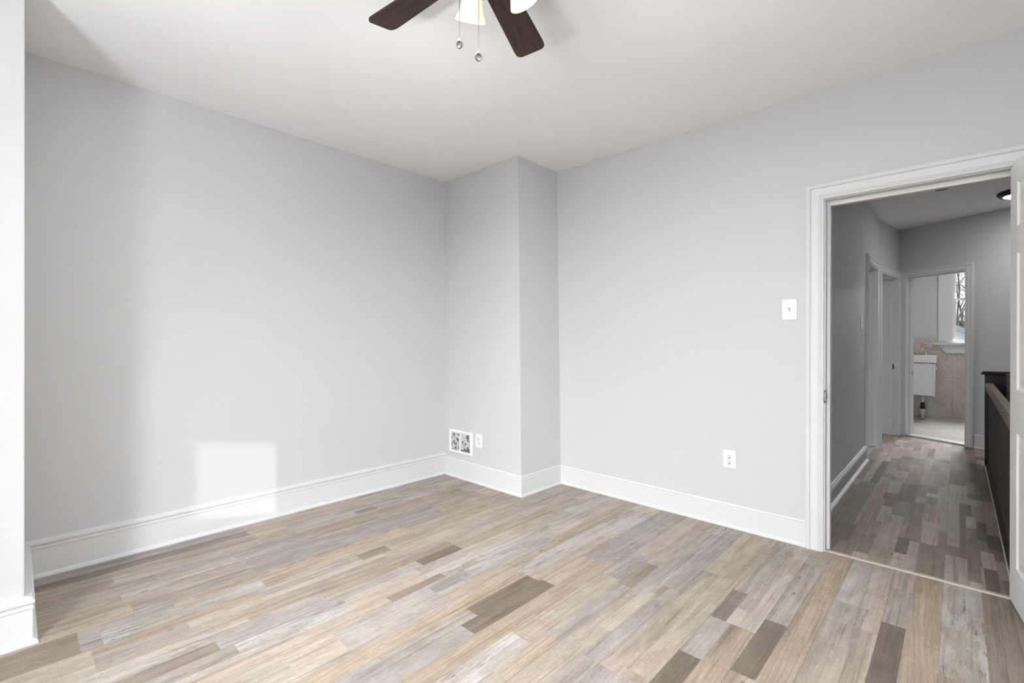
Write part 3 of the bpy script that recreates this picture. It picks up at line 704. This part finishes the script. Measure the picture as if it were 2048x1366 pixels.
for z0, z1, d in ((1.187, 1.875, .04), (1.842, 2.40, .08)):
    q = B(); a, b = X0+.004, X1-.004
    q.box((a, d, z0), (a+.036, d+.035, z1), fw); q.box((b-.036, d, z0), (b, d+.035, z1), fw); q.box((a+.036, d, z0), (b-.036, d+.035, z0+(.035 if d < .05 else .03))); q.bm.verts.ensure_lookup_table()
    for v in q.bm.verts[-8:]: v.co = fw @ v.co
    q.box((a+.036, d, z1-.032), (b-.036, d+.035, z1), fw)
    s_ = q.build('sash', M['trim'], wnd); q = B(); q.box((a+.036, d+.015, z0+.03), (b-.036, d+.019, z1-.03), fw); q.build('pane', M['glass'], s_)

# wall hung vanity
t = thing('vanity', 'white wall hung vanity with small basin under the bathroom window', 'vanity', (-.78, 9.62, 0))
q = B(); q.box((0, -.24, .395), (.512, .24, .875), bev=.003); q.build('cabinet', M['cabinet'], t)
q = B(); q.box((.5125, -.238, .383), (.530, .238, .868), bev=.003); d_ = q.build('cabinet_door', M['cabinet'], t)
q = B(); q.lathe([(0, 0), (.006, 0), (.005, .012), (.011, .018), (.011, .024), (0, .026)], Matrix.Translation((.530, -.19, .80)) @ Matrix.Rotation(PI/2, 4, 'Y'), 16); q.build('knob', M['chrome'], d_)
q = B()
R = [[(x0, y0, z), (x1, y0, z), (x1, y1, z), (x0, y1, z)] for x0, x1, y0, y1, z in ((0, .545, -.25, .25, .885), (0, .545, -.25, .25, .992), (.03, .525, -.23, .14, .992), (.05, .50, -.21, .12, .92), (.12, .42, -.14, .05, .905))]
for a, b in zip(R, R[1:]):
    for k in range(4): q.face([a[k], a[(k+1) % 4], b[(k+1) % 4], b[k]])
q.face(R[0][::-1]); q.face(R[-1]); q.build('basin', M['porcelain'], t)
fx, fy_ = .415, .19
q = B(); q.lathe([(0, .992), (.022, .992), (.022, .998), (.012, 1.002), (.011, 1.13), (.013, 1.135), (.013, 1.15), (0, 1.152)], Matrix.Translation((fx, fy_, 0)), 20); q.tube([(fx, fy_, 1.10), (fx-.03, fy_-.05, 1.098), (fx-.045, fy_-.10, 1.075), (fx-.05, fy_-.115, 1.045)], [.011, .011, .010, .010], 12)
fa = q.build('faucet', M['chrome'], t)
q = B(); q.tube([(fx, fy_, 1.15), (fx, fy_, 1.165)], .006, 8); q.tube([(fx-.035, fy_-.01, 1.166), (fx+.03, fy_+.01, 1.166)], .0045, 8); q.build('lever', M['chrome'], fa)
t = thing('drain_pipe', 'white drain pipe with black coupling under the vanity', 'pipe', (-.392, 9.62, 0))
q = B(); q.lathe([(0, .25), (.018, .25), (.018, .395), (0, .395)], None, 20); q.build('tailpiece', M['pvc'], t)
q = B(); q.lathe([(0, .168), (.028, .168), (.031, .178), (.030, .205), (.026, .21), (.027, .245), (.021, .268), (0, .268)], None, 24); q.build('coupling', M['rubber'], t)
q = B(); q.lathe([(0, .010), (.018, .010), (.018, .085), (.024, .09), (.024, .12), (.030, .125), (.030, .168), (0, .168)], None, 24); q.build('floor_stub', M['pvc'], t)

# ------------------------------------------------------------------ outdoors beyond the bathroom window
q = B(); q.face([(-60, 10.4, -3.2), (60, 10.4, -3.2), (60, 120, -3.2), (-60, 120, -3.2)]); struct(q.build('ground', M['grass']))
def bare_tree(x, y, h, label, seed, leaf, n_leaf, thick=.0055):
    rnd = random.Random(seed); t = thing('bare_tree', label, 'tree', (x, y, -3.2), 0, 'trees behind the house')
    q = B(); tips = []
    def grow(p, d, ln, r, lv):
        pts = [p]; n = 4
        for i in range(n):
            d = (d+Vector((rnd.uniform(-1, 1), rnd.uniform(-1, 1), rnd.uniform(-.3, .6)))*.16).normalized(); pts.append(pts[-1]+d*ln/n)
        q.tube(pts, [r*(1-.45*i/n) for i in range(n+1)], 6)
        if lv == 0: tips.append(pts[-1]); return
        for k in range(3 if lv > 1 else 4):
            a = rnd.uniform(0, 2*PI); nd = (d*.8+Vector((math.cos(a), math.sin(a), rnd.uniform(.1, .5)))*.75).normalized()
            grow(pts[rnd.choice((2, 3, 4))] if k else pts[-1], nd, ln*rnd.uniform(.58, .75), r*.52, lv-1)
    grow(Vector((0, 0, 0)), Vector((0, 0, 1)), h*.42, h*thick, 4)
    q.build('branches', M['bark'], t)
    q = B()
    for i in range(n_leaf):
        p = rnd.choice(tips)+Vector((rnd.gauss(0, .5), rnd.gauss(0, .5), rnd.gauss(0, .35))); a = Vector((rnd.uniform(-1, 1), rnd.uniform(-1, 1), rnd.uniform(-1, 1))).normalized(); b = a.orthogonal().normalized(); s = rnd.uniform(.045, .08)
        q.face([p-a*s, p-b*s*.6, p+a*s, p+b*s*.6])
    if n_leaf: q.build('foliage', leaf, t)
bare_tree(.75, 29.5, 12.5, 'bare dark tree seen through the upper bathroom window panes', 3, M['leaf_orange'], 4500)
bare_tree(-.6, 54, 16.0, 'farther bare tree with rust leaves beyond the neighbouring roof', 9, M['leaf_orange'], 4000)
rnd = random.Random(4); t = thing('evergreen_shrub', 'dull green evergreen crown above the neighbouring grey roof', 'shrub', (.15, 34.5, -3.2))
q = B(); q.tube([(0, 0, 0), (0, 0, 4.2)], [.12, .05], 8); q.build('stem', M['bark'], t)
q = B()
for i in range(2600):
    a = rnd.uniform(0, 2*PI); z = rnd.uniform(.9, 5.45); r = 1.25*math.sqrt(max(0, 1-((z-3.2)/2.3)**2))*rnd.uniform(.6, 1); p = Vector((r*math.cos(a), r*math.sin(a), z))
    d = Vector((rnd.uniform(-1, 1), rnd.uniform(-1, 1), rnd.uniform(-1, 1))).normalized(); b = d.orthogonal().normalized(); s = rnd.uniform(.08, .16)
    q.face([p-d*s, p-b*s*.6, p+d*s, p+b*s*.6])
q.build('foliage', M['leaf_green'], t)
t = thing('neighbour_house', 'white neighbouring house with grey roof seen through the lower window pane', 'house', (0, 20, -3.2))
gx, gw, ze, zr = -.35, 3.0, 3.52, 5.07
pts = [(gx-gw, 0), (gx+gw, 0), (gx+gw, ze), (gx, zr-.14), (gx-gw, ze)]
q = B(); f0 = [(x, 0, z) for x, z in pts]; f1 = [(x, 6, z) for x, z in pts]; q.face(f0); q.face(f1[::-1])
for i in range(5): q.face([f0[i], f0[(i+1) % 5], f1[(i+1) % 5], f1[i]])
q.build('walls', M['siding'], t)
q = B()
for sg in (-1, 1):
    a = [(gx, -.3, zr), (gx+sg*(gw+.4), -.3, ze-.22), (gx+sg*(gw+.4), 6.3, ze-.22), (gx, 6.3, zr)]; b = [(x, y_, z-.16) for x, y_, z in a]
    q.face(a); q.face(b)
    for i in range(4): q.face([a[i], a[(i+1) % 4], b[(i+1) % 4], b[i]])
q.build('roof', M['shingle'], t)
